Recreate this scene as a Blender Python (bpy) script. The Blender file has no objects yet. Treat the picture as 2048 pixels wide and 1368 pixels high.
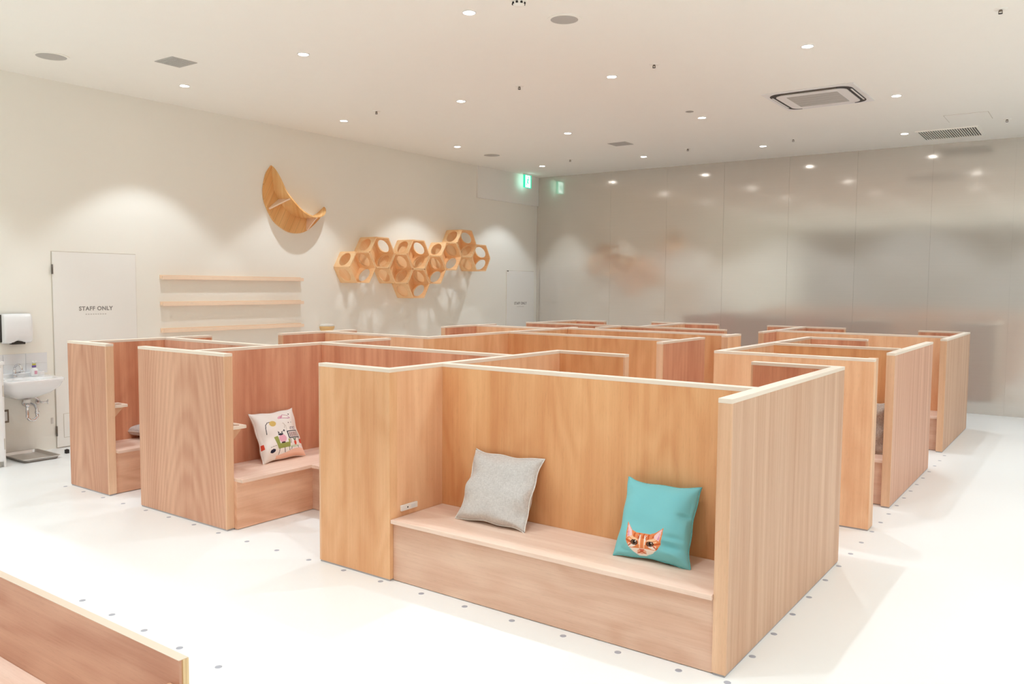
import bpy, bmesh, math, random
from mathutils import Vector, Matrix
random.seed(7)
S = bpy.context.scene
COL = S.collection
PI = math.pi

# ------------------------------------------------------------------ materials
def lin(c):
    return tuple((v/12.92 if v <= .04045 else ((v+.055)/1.055)**2.4) for v in c)
def rgb(r, g, b):
    return lin((r/255, g/255, b/255)) + (1,)
MATS = {}
def mat(name, col, rough=.5, metal=0, emit=None, estr=0, spec=.5, bump=0, bscale=200, coat=0):
    m = bpy.data.materials.new(name); m.use_nodes = True
    nt = m.node_tree; b = nt.nodes['Principled BSDF']
    b.inputs['Base Color'].default_value = col
    b.inputs['Roughness'].default_value = rough
    b.inputs['Metallic'].default_value = metal
    b.inputs['Specular IOR Level'].default_value = spec
    b.inputs['Coat Weight'].default_value = coat
    if emit:
        b.inputs['Emission Color'].default_value = emit
        b.inputs['Emission Strength'].default_value = estr
    # small procedural variation so that nothing is a flat swatch
    tc = nt.nodes.new('ShaderNodeTexCoord'); nz = nt.nodes.new('ShaderNodeTexNoise')
    nz.inputs['Scale'].default_value = bscale if bump else 6
    nt.links.new(tc.outputs['Object'], nz.inputs['Vector'])
    if bump:
        bp = nt.nodes.new('ShaderNodeBump'); bp.inputs['Strength'].default_value = bump
        bp.inputs['Distance'].default_value = .002
        nt.links.new(nz.outputs['Fac'], bp.inputs['Height']); nt.links.new(bp.outputs['Normal'], b.inputs['Normal'])
    else:
        mx = nt.nodes.new('ShaderNodeMix'); mx.data_type = 'RGBA'; mx.blend_type = 'MULTIPLY'
        mr = nt.nodes.new('ShaderNodeMapRange')
        mr.inputs['To Min'].default_value = .985; mr.inputs['To Max'].default_value = 1.0
        nt.links.new(nz.outputs['Fac'], mr.inputs['Value'])
        mx.inputs['Factor'].default_value = 1
        mx.inputs[6].default_value = col
        nt.links.new(mr.outputs['Result'], mx.inputs[7]); nt.links.new(mx.outputs[2], b.inputs['Base Color'])
    MATS[name] = m
    return m

def wood(name, c1, c2, axis='z', seed=0., figure=.5, streak=.6, rough=.5, band=5., cath=None):
    """veneer: grain runs along `axis`; u is the direction across the grain"""
    m = bpy.data.materials.new(name); m.use_nodes = True
    nt = m.node_tree; N = nt.nodes; L = nt.links; b = N['Principled BSDF']
    b.inputs['Roughness'].default_value = rough; b.inputs['Specular IOR Level'].default_value = .35
    tc = N.new('ShaderNodeTexCoord'); sp = N.new('ShaderNodeSeparateXYZ'); L.new(tc.outputs['Object'], sp.inputs[0])
    def mth(op, a, bb):
        n = N.new('ShaderNodeMath'); n.operation = op
        for i, v in enumerate((a, bb)):
            if isinstance(v, (int, float)): n.inputs[i].default_value = v
            else: L.new(v, n.inputs[i])
        return n.outputs[0]
    if axis == 'z':
        u = mth('ADD', sp.outputs[0], sp.outputs[1]); w = sp.outputs[2]
    elif axis == 'x':
        u = mth('ADD', sp.outputs[1], mth('MULTIPLY', sp.outputs[2], 1.0)); w = sp.outputs[0]
    else:
        u = mth('ADD', sp.outputs[0], mth('MULTIPLY', sp.outputs[2], 1.0)); w = sp.outputs[1]
    def noise(su, sw, detail, off):
        cb = N.new('ShaderNodeCombineXYZ')
        L.new(mth('MULTIPLY', u, su), cb.inputs[0]); L.new(mth('MULTIPLY', w, sw), cb.inputs[1]); cb.inputs[2].default_value = seed*3.7+off
        n = N.new('ShaderNodeTexNoise'); n.inputs['Scale'].default_value = 1; n.inputs['Detail'].default_value = detail
        L.new(cb.outputs[0], n.inputs['Vector']); return n.outputs['Fac']
    fine = noise(130, 2.2, 3, 0)
    mid = noise(28, .7, 3, 5)
    broad = noise(band, .35, 2, 11)
    warp = noise(3.2, .9, 2, 17)
    rings = mth('SINE', mth('ADD', mth('MULTIPLY', warp, 46), mth('MULTIPLY', u, 6)), 0)
    pore = noise(300, 22, 1, 23)
    f = mth('ADD', mth('MULTIPLY', mth('SUBTRACT', fine, .5), .9*streak), mth('MULTIPLY', mth('SUBTRACT', mid, .5), 1.5*streak))
    f = mth('ADD', f, mth('MULTIPLY', mth('SUBTRACT', broad, .5), 1.6))
    f = mth('ADD', f, mth('MULTIPLY', rings, .22*figure))
    if cath:
        du = mth('SUBTRACT', u, cath[0])
        ph = mth('ADD', mth('MULTIPLY', w, cath[1]), mth('MULTIPLY', mth('MULTIPLY', du, du), cath[2]))
        ph = mth('ADD', ph, mth('MULTIPLY', mth('SUBTRACT', warp, .5), 2.2))
        ph = mth('ADD', ph, mth('MULTIPLY', mth('SUBTRACT', mid, .5), .5))
        f = mth('ADD', f, mth('MULTIPLY', mth('SINE', mth('MULTIPLY', ph, 6.283), 0), .17))
    f = mth('ADD', f, .5)
    rp = N.new('ShaderNodeValToRGB'); rp.color_ramp.elements[0].color = c1; rp.color_ramp.elements[1].color = c2
    rp.color_ramp.elements[0].position = .0; rp.color_ramp.elements[1].position = 1.
    L.new(f, rp.inputs[0])
    mx = N.new('ShaderNodeMix'); mx.data_type = 'RGBA'; mx.blend_type = 'MULTIPLY'
    mr = N.new('ShaderNodeMapRange'); mr.inputs['From Min'].default_value = .25; mr.inputs['From Max'].default_value = .42
    mr.inputs['To Min'].default_value = .92; mr.inputs['To Max'].default_value = 1
    L.new(pore, mr.inputs['Value']); mx.inputs['Factor'].default_value = 1
    L.new(rp.outputs[0], mx.inputs[6]); L.new(mr.outputs[0], mx.inputs[7])
    L.new(mx.outputs[2], b.inputs['Base Color'])
    MATS[name] = m
    return m

WALLC = rgb(247, 244, 235)
mat('wall_paint', WALLC, .6, bump=.05, bscale=300)
mat('ceiling_paint', rgb(251, 248, 240), .7)
mat('back_paint', rgb(158, 152, 147), .6)
mat('side_paint', rgb(228, 219, 205), .6)
mat('door_paint', rgb(247, 245, 240), .45)
mat('gap_grey', rgb(212, 204, 192), .8)
mat('white_plastic', rgb(240, 238, 236), .3)
mat('white_gloss', rgb(243, 243, 244), .12, coat=.4)
mat('tile_white', rgb(236, 238, 241), .15)
mat('grey_mesh', rgb(188, 184, 178), .7)
mat('vent_grey', rgb(192, 189, 184), .6)
mat('dark', rgb(52, 46, 42), .6)
mat('black', rgb(24, 22, 21), .5)
mat('chrome', rgb(225, 225, 228), .08, metal=1)
mat('steel_tray', rgb(204, 198, 192), .42, metal=.8)
mat('hinge_steel', rgb(120, 112, 104), .4, metal=.8)
mat('plate_frame', rgb(128, 116, 102), .4, metal=.6)
mat('letter_grey', rgb(150, 146, 142), .6)
mat('letter_faint', rgb(205, 200, 194), .6)
mat('disc_grey', rgb(172, 174, 184), .45, metal=.15)
mat('gasket', rgb(176, 170, 172), .6)
mat('lamp_lens', (1, 1, 1, 1), .4, emit=(1, .97, .93, 1), estr=30)
mat('exit_green', rgb(20, 200, 150), .4, emit=rgb(60, 235, 190), estr=.7)
mat('exit_white', rgb(240, 255, 250), .4, emit=rgb(225, 255, 250), estr=1.5)
mat('purple', rgb(120, 92, 165), .4)
mat('yellow', rgb(214, 205, 90), .4)
mat('pink_print', rgb(222, 160, 182), .5)
mat('pipe_white', rgb(232, 230, 226), .35)
mat('bowl_wood', rgb(240, 200, 140), .5)
mat('cushion_white', rgb(240, 238, 232), .8)
mat('ply_edge', rgb(238, 223, 207), .55)
mat('ply_core', rgb(190, 140, 92), .6)
mat('ply_top', rgb(216, 196, 176), .6)
mat('ply_mid', rgb(226, 196, 150), .6)

wood('veneer_orange', rgb(215, 153, 106), rgb(242, 196, 151), seed=1, figure=.45, streak=.36)
wood('veneer_amber', rgb(215, 149, 99), rgb(242, 192, 141), seed=2, figure=.5, streak=.4)
wood('veneer_pink', rgb(212, 154, 126), rgb(240, 192, 164), seed=3, figure=.75, streak=.6)
wood('veneer_arch', rgb(198, 143, 115), rgb(227, 181, 151), seed=21, figure=.0, streak=.5, cath=(-1.56, 3.4, 38))
wood('veneer_arch_small', rgb(194, 138, 110), rgb(223, 176, 146), seed=22, figure=.1, streak=.55, cath=(-1.30, 2.6, 70))
wood('veneer_rose', rgb(202, 137, 109), rgb(227, 172, 141), seed=4, figure=.4, streak=.65, band=8)
wood('veneer_straight', rgb(196, 150, 119), rgb(222, 187, 159), seed=5, figure=.1, streak=.75, band=12)
wood('veneer_straight_rose', rgb(202, 149, 122), rgb(229, 185, 158), seed=6, figure=.1, streak=.75, band=12)
wood('veneer_peach', rgb(228, 172, 130), rgb(250, 208, 168), seed=7, figure=.5, streak=.5)
wood('veneer_brown', rgb(204, 136, 104), rgb(234, 174, 140), seed=8, figure=.35, streak=.65, band=9)
wood('post_wood', rgb(215, 168, 133), rgb(238, 199, 165), seed=9, figure=.1, streak=.6)
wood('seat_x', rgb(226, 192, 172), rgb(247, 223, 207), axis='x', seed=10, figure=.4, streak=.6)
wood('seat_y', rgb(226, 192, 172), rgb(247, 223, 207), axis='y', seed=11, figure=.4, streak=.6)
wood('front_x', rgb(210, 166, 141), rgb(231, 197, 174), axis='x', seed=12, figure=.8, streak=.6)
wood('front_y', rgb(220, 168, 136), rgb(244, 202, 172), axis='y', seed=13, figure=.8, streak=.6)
wood('rail_x', rgb(212, 170, 136), rgb(232, 196, 162), axis='x', seed=14, figure=.2, streak=.6)
wood('rail_y', rgb(208, 150, 112), rgb(228, 176, 138), axis='y', seed=15, figure=.2, streak=.6)
wood('low_back_wood', rgb(189, 135, 110), rgb(218, 173, 146), axis='x', seed=16, figure=.8, streak=.5)
wood('pine', rgb(248, 194, 136), rgb(254, 222, 178), axis='x', seed=17, figure=.4, streak=.5)
wood('pine_moon', rgb(226, 162, 94), rgb(248, 206, 146), axis='z', seed=18, figure=.3, streak=.9)
wood('rail_pine', rgb(246, 212, 182), rgb(252, 230, 206), axis='y', seed=19, figure=.2, streak=.4)

def plank_mat():
    wood('pine_planks', rgb(228, 164, 98), rgb(248, 206, 144), axis='z', seed=24, figure=.2, streak=.6)
    m = MATS['pine_planks']; nt = m.node_tree; N = nt.nodes; L = nt.links
    tc = next(n for n in N if n.type == 'TEX_COORD'); sp = next(n for n in N if n.type == 'SEPXYZ')
    mp = N.new('ShaderNodeMapping'); mp.inputs['Rotation'].default_value = (math.radians(28), 0, 0)
    for l in list(sp.inputs[0].links): L.remove(l)
    L.new(tc.outputs['Object'], mp.inputs[0]); L.new(mp.outputs[0], sp.inputs[0])
    # board joints
    fr = N.new('ShaderNodeMath'); fr.operation = 'PINGPONG'; fr.inputs[1].default_value = .0425; L.new(sp.outputs[1], fr.inputs[0])
    gt = N.new('ShaderNodeMapRange'); gt.inputs['From Min'].default_value = .0; gt.inputs['From Max'].default_value = .004; gt.inputs['To Min'].default_value = .72
    L.new(fr.outputs[0], gt.inputs['Value'])
    b = N['Principled BSDF']; src = b.inputs['Base Color'].links[0].from_socket
    mx = N.new('ShaderNodeMix'); mx.data_type = 'RGBA'; mx.blend_type = 'MULTIPLY'; mx.inputs['Factor'].default_value = 1
    L.new(src, mx.inputs[6]); L.new(gt.outputs[0], mx.inputs[7]); L.new(mx.outputs[2], b.inputs['Base Color'])
plank_mat()
# floor: glossy white vinyl
def floor_mat():
    m = bpy.data.materials.new('floor_vinyl'); m.use_nodes = True
    nt = m.node_tree; b = nt.nodes['Principled BSDF']
    tc = nt.nodes.new('ShaderNodeTexCoord'); nz = nt.nodes.new('ShaderNodeTexNoise'); nz.inputs['Scale'].default_value = .9
    nz.inputs['Detail'].default_value = 3
    rp = nt.nodes.new('ShaderNodeValToRGB')
    rp.color_ramp.elements[0].color = rgb(236, 236, 234); rp.color_ramp.elements[1].color = rgb(239, 239, 237)
    nt.links.new(tc.outputs['Object'], nz.inputs['Vector']); nt.links.new(nz.outputs['Fac'], rp.inputs[0])
    nt.links.new(rp.outputs[0], b.inputs['Base Color'])
    b.inputs['Roughness'].default_value = .32; b.inputs['Specular IOR Level'].default_value = .4
    MATS['floor'] = m
floor_mat()
# brushed metal wall
def metal_mat():
    m = bpy.data.materials.new('brushed_metal'); m.use_nodes = True
    nt = m.node_tree; N = nt.nodes; L = nt.links; b = N['Principled BSDF']
    tc = N.new('ShaderNodeTexCoord'); mp = N.new('ShaderNodeMapping'); mp.inputs['Scale'].default_value = (2, 1, 260)
    nz = N.new('ShaderNodeTexNoise'); nz.inputs['Scale'].default_value = 1; nz.inputs['Detail'].default_value = 3
    L.new(tc.outputs['Object'], mp.inputs[0]); L.new(mp.outputs[0], nz.inputs['Vector'])
    rp = N.new('ShaderNodeValToRGB')
    rp.color_ramp.elements[0].color = rgb(216, 211, 204); rp.color_ramp.elements[1].color = rgb(223, 218, 211)
    L.new(nz.outputs['Fac'], rp.inputs[0]); L.new(rp.outputs[0], b.inputs['Base Color'])
    tg = N.new('ShaderNodeTangent'); tg.direction_type = 'RADIAL'; tg.axis = 'Z'; L.new(tg.outputs[0], b.inputs['Tangent'])
    b.inputs['Anisotropic'].default_value = .5; b.inputs['Anisotropic Rotation'].default_value = .0
    b.inputs['Metallic'].default_value = .52
    b.inputs['Roughness'].default_value = .105
    MATS['brushed_metal'] = m
metal_mat()
def fabric(name, c1, c2, scale=420, bump=.35):
    m = bpy.data.materials.new(name); m.use_nodes = True
    nt = m.node_tree; N = nt.nodes; L = nt.links; b = N['Principled BSDF']
    b.inputs['Roughness'].default_value = .9; b.inputs['Specular IOR Level'].default_value = .2
    b.inputs['Sheen Weight'].default_value = .15
    tc = N.new('ShaderNodeTexCoord'); fs = []
    for sc in ((scale, 60, 60), (60, 60, scale)):
        mp = N.new('ShaderNodeMapping'); mp.inputs['Scale'].default_value = sc
        nz = N.new('ShaderNodeTexNoise'); nz.inputs['Scale'].default_value = 1; nz.inputs['Detail'].default_value = 2
        L.new(tc.outputs['Object'], mp.inputs[0]); L.new(mp.outputs[0], nz.inputs['Vector']); fs.append(nz.outputs['Fac'])
    a = N.new('ShaderNodeMath'); a.operation = 'ADD'; L.new(fs[0], a.inputs[0]); L.new(fs[1], a.inputs[1])
    mr = N.new('ShaderNodeMapRange'); mr.inputs['From Min'].default_value = .75; mr.inputs['From Max'].default_value = 1.25
    L.new(a.outputs[0], mr.inputs['Value'])
    rp = N.new('ShaderNodeValToRGB'); rp.color_ramp.elements[0].color = c1; rp.color_ramp.elements[1].color = c2
    L.new(mr.outputs[0], rp.inputs[0]); L.new(rp.outputs[0], b.inputs['Base Color'])
    bp = N.new('ShaderNodeBump'); bp.inputs['Strength'].default_value = bump; bp.inputs['Distance'].default_value = .0015
    L.new(a.outputs[0], bp.inputs['Height']); L.new(bp.outputs[0], b.inputs['Normal'])
    MATS[name] = m
fabric('linen_grey', rgb(192, 188, 186), rgb(222, 219, 217), 700)
fabric('linen_taupe', rgb(160, 148, 136), rgb(206, 198, 190))
fabric('seam_white', rgb(228, 226, 222), rgb(244, 243, 240), 300, .1)
fabric('seam_teal', rgb(90, 176, 184), rgb(120, 205, 210), 300, .1)
def print_mat(name):
    m = bpy.data.materials.new(name); m.use_nodes = True
    nt = m.node_tree; N = nt.nodes; L = nt.links; b = N['Principled BSDF']
    at = N.new('ShaderNodeAttribute'); at.attribute_name = 'print'
    L.new(at.outputs['Color'], b.inputs['Base Color'])
    b.inputs['Roughness'].default_value = .85; b.inputs['Specular IOR Level'].default_value = .2; b.inputs['Sheen Weight'].default_value = .1
    tc = N.new('ShaderNodeTexCoord'); nz = N.new('ShaderNodeTexNoise'); nz.inputs['Scale'].default_value = 500
    L.new(tc.outputs['Object'], nz.inputs['Vector'])
    bp = N.new('ShaderNodeBump'); bp.inputs['Strength'].default_value = .12; bp.inputs['Distance'].default_value = .001
    L.new(nz.outputs['Fac'], bp.inputs['Height']); L.new(bp.outputs[0], b.inputs['Normal'])
    MATS[name] = m
print_mat('printed_cloth')

# ------------------------------------------------------------------ helpers
class MB:
    """collects shapes in world metres; build() links them as ONE mesh object"""
    def __init__(self): self.bm = bmesh.new(); self.mi = 0
    def box(self, x0, x1, y0, y1, z0, z1, bev=0, mi=None):
        r = bmesh.ops.create_cube(self.bm, size=1)
        vs = r['verts']
        for v in vs:
            v.co = Vector(((x0+x1)/2 + v.co.x*(x1-x0), (y0+y1)/2 + v.co.y*(y1-y0), (z0+z1)/2 + v.co.z*(z1-z0)))
        fs = set(f for v in vs for f in v.link_faces)
        for f in fs: f.material_index = self.mi if mi is None else mi
        if bev:
            es = list(set(e for v in vs for e in v.link_edges))
            bmesh.ops.bevel(self.bm, geom=es, offset=bev, segments=2, profile=.5, affect='EDGES')
        return self
    def prism(self, pts, axis, a, b, mi=None):
        """polygon pts (2D) extruded along axis from a to b"""
        def P(p, t):
            if axis == 'z': return (p[0], p[1], t)
            if axis == 'x': return (t, p[0], p[1])
            return (p[0], t, p[1])
        v0 = [self.bm.verts.new(P(p, a)) for p in pts]; v1 = [self.bm.verts.new(P(p, b)) for p in pts]
        n = len(pts); fs = [self.bm.faces.new(v0[::-1]), self.bm.faces.new(v1)]
        for i in range(n): fs.append(self.bm.faces.new((v0[i], v0[(i+1) % n], v1[(i+1) % n], v1[i])))
        for f in fs: f.material_index = self.mi if mi is None else mi
        return self
    def cyl(self, c, r, axis, a, b, n=32, r2=None, mi=None, smooth=False):
        r2 = r if r2 is None else r2
        k0 = []; k1 = []
        for i in range(n):
            t = 2*PI*i/n; q = (math.cos(t), math.sin(t))
            for rr, zz, L in ((r, a, k0), (r2, b, k1)):
                p = (c[0]+rr*q[0], c[1]+rr*q[1])
                L.append(self.bm.verts.new((p[0], p[1], zz) if axis == 'z' else (zz, p[0], p[1]) if axis == 'x' else (p[0], zz, p[1])))
        fs = [self.bm.faces.new(k0[::-1]), self.bm.faces.new(k1)]
        for i in range(n):
            f = self.bm.faces.new((k0[i], k0[(i+1) % n], k1[(i+1) % n], k1[i])); f.smooth = True; fs.append(f)
        for f in fs: f.material_index = self.mi if mi is None else mi
        return self
    def ring(self, c, r0, r1, z0, z1, n=40):
        rows = [(r0, z0), (r1, z0), (r1, z1), (r0, z1)]
        vs = [[self.bm.verts.new((c[0]+r*math.cos(2*PI*i/n), c[1]+r*math.sin(2*PI*i/n), z)) for r, z in rows] for i in range(n)]
        for i in range(n):
            A = vs[i]; B = vs[(i+1) % n]
            for j in range(4): self.bm.faces.new((A[j], B[j], B[(j+1) % 4], A[(j+1) % 4]))
        return self
    def lathe(self, c, prof, n=32):
        vs = [[self.bm.verts.new((c[0]+r*math.cos(2*PI*i/n), c[1]+r*math.sin(2*PI*i/n), c[2]+z)) for r, z in prof] for i in range(n)]
        for i in range(n):
            A = vs[i]; B = vs[(i+1) % n]
            for j in range(len(prof)-1):
                f = self.bm.faces.new((A[j], B[j], B[j+1], A[j+1])); f.smooth = True
        return self
    def tube(self, pts, r, n=12):
        pts = [Vector(p) for p in pts]; rings = []
        for i, p in enumerate(pts):
            d = (pts[min(i+1, len(pts)-1)] - pts[max(i-1, 0)]).normalized()
            up = Vector((0, 0, 1)) if abs(d.z) < .9 else Vector((1, 0, 0))
            a = d.cross(up).normalized(); b = d.cross(a)
            rings.append([self.bm.verts.new(p + r*(math.cos(2*PI*k/n)*a + math.sin(2*PI*k/n)*b)) for k in range(n)])
        for i in range(len(pts)-1):
            for k in range(n):
                f = self.bm.faces.new((rings[i][k], rings[i][(k+1) % n], rings[i+1][(k+1) % n], rings[i+1][k])); f.smooth = True
        self.bm.faces.new(rings[0][::-1]); self.bm.faces.new(rings[-1])
        return self
    def build(self, name, mats, parent=None, origin=None, label=None):
        if isinstance(mats, str): mats = [mats]
        o0 = Vector(origin) if origin is not None else (ROOTLOC.get(root_of(parent).name, Vector((0, 0, 0))) if parent else Vector((0, 0, 0)))
        bmesh.ops.recalc_face_normals(self.bm, faces=self.bm.faces[:])
        for v in self.bm.verts: v.co -= o0
        me = bpy.data.meshes.new(name); self.bm.to_mesh(me); self.bm.free()
        for m in mats: me.materials.append(MATS[m])
        o = bpy.data.objects.new(name, me); COL.objects.link(o)
        if parent: o.parent = parent
        else: o.location = o0
        if parent is None: ROOTLOC[o.name] = o0
        if label: o['label'] = label
        return o
ROOTLOC = {}
def root_of(o):
    while o.parent: o = o.parent
    return o
def tag(o, label, cat, group=None):
    o['label'] = label; o['category'] = cat
    if group: o['group'] = group
    return o
def thing(name, label, cat, loc, group=None):
    o = bpy.data.objects.new(name, None); COL.objects.link(o); o.empty_display_size = .1
    o.location = loc; ROOTLOC[o.name] = Vector(loc)
    return tag(o, label, cat, group)
def struct(o): o['kind'] = 'structure'; return o
def copy_tree(o, parent=None):
    c = o.copy(); COL.objects.link(c)
    if parent: c.parent = parent
    for ch in list(o.children): copy_tree(ch, c)
    return c
def text_mesh(s, size, name, material, parent, loc, rot, depth=.001, font_bold=0):
    cu = bpy.data.curves.new('letters', 'FONT'); cu.body = s; cu.size = size; cu.align_x = 'CENTER'; cu.align_y = 'CENTER'; cu.extrude = depth
    cu.offset = font_bold
    cu.space_character = 1.1
    t = bpy.data.objects.new('letters', cu); COL.objects.link(t)
    dg = bpy.context.evaluated_depsgraph_get()
    me = bpy.data.meshes.new_from_object(t.evaluated_get(dg))
    bpy.data.objects.remove(t)
    me.transform(Matrix.Translation(Vector(loc)) @ rot.to_4x4())
    me.transform(Matrix.Translation(-ROOTLOC[root_of(parent).name]))
    me.materials.clear(); me.materials.append(MATS[material])
    o = bpy.data.objects.new(name, me); COL.objects.link(o); o.parent = parent
    return o

# ------------------------------------------------------------------ room shell
WX = -8.48; WY = 12.6; CZ = 3.65; XR = 4.6; YB = -4.2
struct(MB().box(WX-.15, XR+.15, YB-.15, WY+.15, -.12, 0).build('floor', 'floor'))
struct(MB().box(WX-.15, XR+.15, YB-.15, WY+.15, CZ, CZ+.12).build('ceiling', 'ceiling_paint'))
struct(MB().box(WX-.15, WX, YB-.15, WY+.15, 0, CZ).build('wall_left', 'wall_paint'))
struct(MB().box(XR, XR+.15, YB-.15, WY+.15, 0, CZ).build('wall_right', 'side_paint'))
struct(MB().box(WX, XR, YB-.15, YB, 0, CZ).build('wall_back', 'back_paint'))
# brushed metal end wall in sheets with hairline joints
mb = MB()
xs = [WX, -6.95, -5.9, -4.92, -3.9, -2.93, -1.95, -.98, 0, .98, 1.96, 2.94, 3.92, XR]
for a, b in zip(xs, xs[1:]):
    mb.box(a+.0008, b-.0008, WY, WY+.03, 0, 1.775).box(a+.0008, b-.0008, WY, WY+.03, 1.7765, CZ)
mb.box(WX, XR, WY+.012, WY+.15, 0, CZ)
struct(mb.build('wall_far', 'brushed_metal'))
# shutter box panel high on the left wall
struct(MB().box(WX, WX+.035, 10.79, 12.6, 3.13, CZ, .003).build('trim_1', 'door_paint'))

RX = Matrix.Rotation(PI/2, 3, 'X'); RWALL = Matrix.Rotation(PI/2, 3, 'Z') @ RX       # text upright on a wall that faces +x
def door(n, y0, y1, ztop, ty, tz, tsize, near):
    d = struct(MB().box(WX, WX+.002, y0-.008, y1+.008, 0, ztop+.008).build('door_%d' % n, 'gap_grey', origin=(WX, y0, 0)))
    MB().box(WX+.001, WX+.014, y0, y1, .008, ztop, .002).build('door_leaf', 'door_paint', d)
    text_mesh('STAFF ONLY', tsize, 'lettering', 'letter_grey', d, (WX+.0145, ty, tz), RWALL, .0006, .0018)
    m = MB()
    for k in range(9):
        m.box(WX+.0135, WX+.0148, ty-.11+k*.025, ty-.095+k*.025, tz-.062, tz-.052)
    m.build('small_lettering', 'letter_faint', d)
    if near:
        for z0, z1 in ((1.75, 1.845), (.125, .225)):
            MB().cyl((WX+.016, y0-.004), .0085, 'z', z0, z1, 12).build('hinge', 'hinge_steel', d)
        m = MB()
        m.box(WX+.013, WX+.016, 4.05, 4.36, .10, .345)
        v = m.build('vent_panel', 'gap_grey', d)
        MB().box(WX+.013, WX+.0175, 4.054, 4.356, .104, .341, .002).build('vent_cover', 'door_paint', v)
    else:
        MB().box(WX+.012, WX+.024, y0+.002, y0+.035, ztop-.012, ztop+.006).build('hinge', 'hinge_steel', d)
    return d
door(1, 3.985, 4.85, 1.97, 4.41, 1.40, .0575, True)
door(2, 11.66, 12.5, 1.94, 12.075, 1.365, .063, False)

# ------------------------------------------------------------------ downlights
ys = [4.83, 6.98, 9.19, 11.44]
VIS = {(-3.83, 4.78): 'downlight nearest the viewer, topmost in the middle of the ceiling', (-5.69, 4.82): 'downlight to the right of the square vent near the left wall',
 (-7.58, 4.9): 'downlight just below the square vent nearest the left wall', (-7.54, 7.0): 'downlight on the ceiling above the crescent moon shelf',
 (-5.69, 6.97): 'downlight between the two sprinklers in the middle of the ceiling', (-3.85, 6.96): 'downlight left of and below the right hand pair of sprinklers',
 (-2.05, 6.99): 'large looking downlight above the air conditioner cassette', (-5.7, 9.16): 'downlight left of the far square vent',
 (-3.88, 9.19): 'downlight left of the air conditioner cassette', (-1.8, 9.25): 'downlight right of the air conditioner cassette',
 (-7.56, 9.18): 'downlight above the hexagon boxes beside the far round speaker', (-7.58, 11.4): 'far downlight above the green exit sign',
 (-5.74, 11.41): 'far downlight in front of the far square vent', (-3.93, 11.47): 'far downlight below the air conditioner cassette',
 (-2.13, 11.53): 'far downlight left of the slotted return grille'}
def make_downlight(x, y, label, group):
    t = thing('downlight', 'white round recessed ' + label, 'ceiling light', (x, y, CZ), group)
    MB().ring((x, y), .043, .052, CZ-.006, CZ).build('trim_ring', 'white_plastic', t)
    MB().cyl((x, y), .043, 'z', CZ-.004, CZ-.001, 32).build('lens', 'lamp_lens', t)
    return t
spots = []
proto = None
for (x, y), lb in VIS.items():
    if proto is None: t = proto = make_downlight(x, y, lb, 'recessed downlights in the ceiling')
    else:
        t = copy_tree(proto); t.location = (x, y, CZ); t['label'] = 'white round recessed ' + lb
    spots.append((x, y))
extra = [(-1.95, 4.83)] + [(x, y) for x in (-.1, 1.8, 3.6) for y in ys] + [(x, y) for x in (-7.57, -5.7, -3.84, -1.95, -.1, 1.8, 3.6) for y in (2.65, .45, -1.75, -3.5)]
for x, y in extra:
    t = copy_tree(proto); t.location = (x, y, CZ); t['label'] = 'white round recessed downlight outside the view, above the viewer or to the right'
    spots.append((x, y))
POWER = 63
for i, (x, y) in enumerate(spots):
    ld = bpy.data.lights.new('downlight_beam', 'SPOT'); ld.energy = POWER*(1.35 if (x > .5 or y < 1) else .92 if y < 3 else 1); ld.spot_size = math.radians(92); ld.spot_blend = .32
    ld.shadow_soft_size = .022; ld.color = (.89, 1.0, 1.08)
    lo = bpy.data.objects.new('downlight_beam', ld); COL.objects.link(lo); lo.location = (x, y, CZ-.012)

# ------------------------------------------------------------------ other ceiling fittings
def speaker(x, y, r, label):
    t = thing('ceiling_speaker', label, 'speaker', (x, y, CZ), 'round ceiling speakers')
    MB().ring((x, y), r-.012, r+.012, CZ-.006, CZ).build('rim', 'ceiling_paint', t)
    MB().lathe((x, y, CZ), [(0, -.010), (r*.5, -.009), (r-.012, -.004)], 40).build('grille', 'grey_mesh', t)
    return t
speaker(-7.60, 3.62, .135, 'grey round ceiling speaker at the far left, above the washbasin wall')
speaker(-3.34, 5.30, .115, 'grey round ceiling speaker with pale rim beside the smoke detector')
speaker(-7.60, 10.05, .135, 'grey round ceiling speaker far back above the hexagon boxes')
def vent(x0, x1, y0, y1, label):
    t = thing('square_vent', label, 'vent', ((x0+x1)/2, (y0+y1)/2, CZ), 'square ceiling vents')
    MB().box(x0, x1, y0, y1, CZ-.006, CZ, .002).build('frame', 'vent_grey', t)
    m = MB(); n = 11
    for k in range(n):
        yy = y0+.022+(y1-y0-.044)*k/(n-1); m.box(x0+.02, x1-.02, yy-.006, yy+.004, CZ-.009, CZ-.005)
    m.build('slats', 'vent_grey', t)
vent(-6.985, -6.71, 4.22, 4.47, 'pale grey square ceiling vent near the left wall')
vent(-5.645, -5.37, 10.11, 10.36, 'pale grey square ceiling vent far back in the middle')
SP = [(-6.82, 6.83, 'between the moon shelf and the nearest middle downlights'), (-4.79, 6.78, 'in the middle of the ceiling, left of a downlight'), (-3.33, 6.79, 'above and right of a middle downlight'),
 (-.67, 6.84, 'in the top right corner of the view'), (-.98, 11.2, 'right of the slotted return grille'), (-3.42, 11.16, 'below the air conditioner cassette'), (-4.89, 11.1, 'far back right of the far square vent'), (-6.83, 11.06, 'far back near the green exit sign')]
sp0 = None
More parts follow.
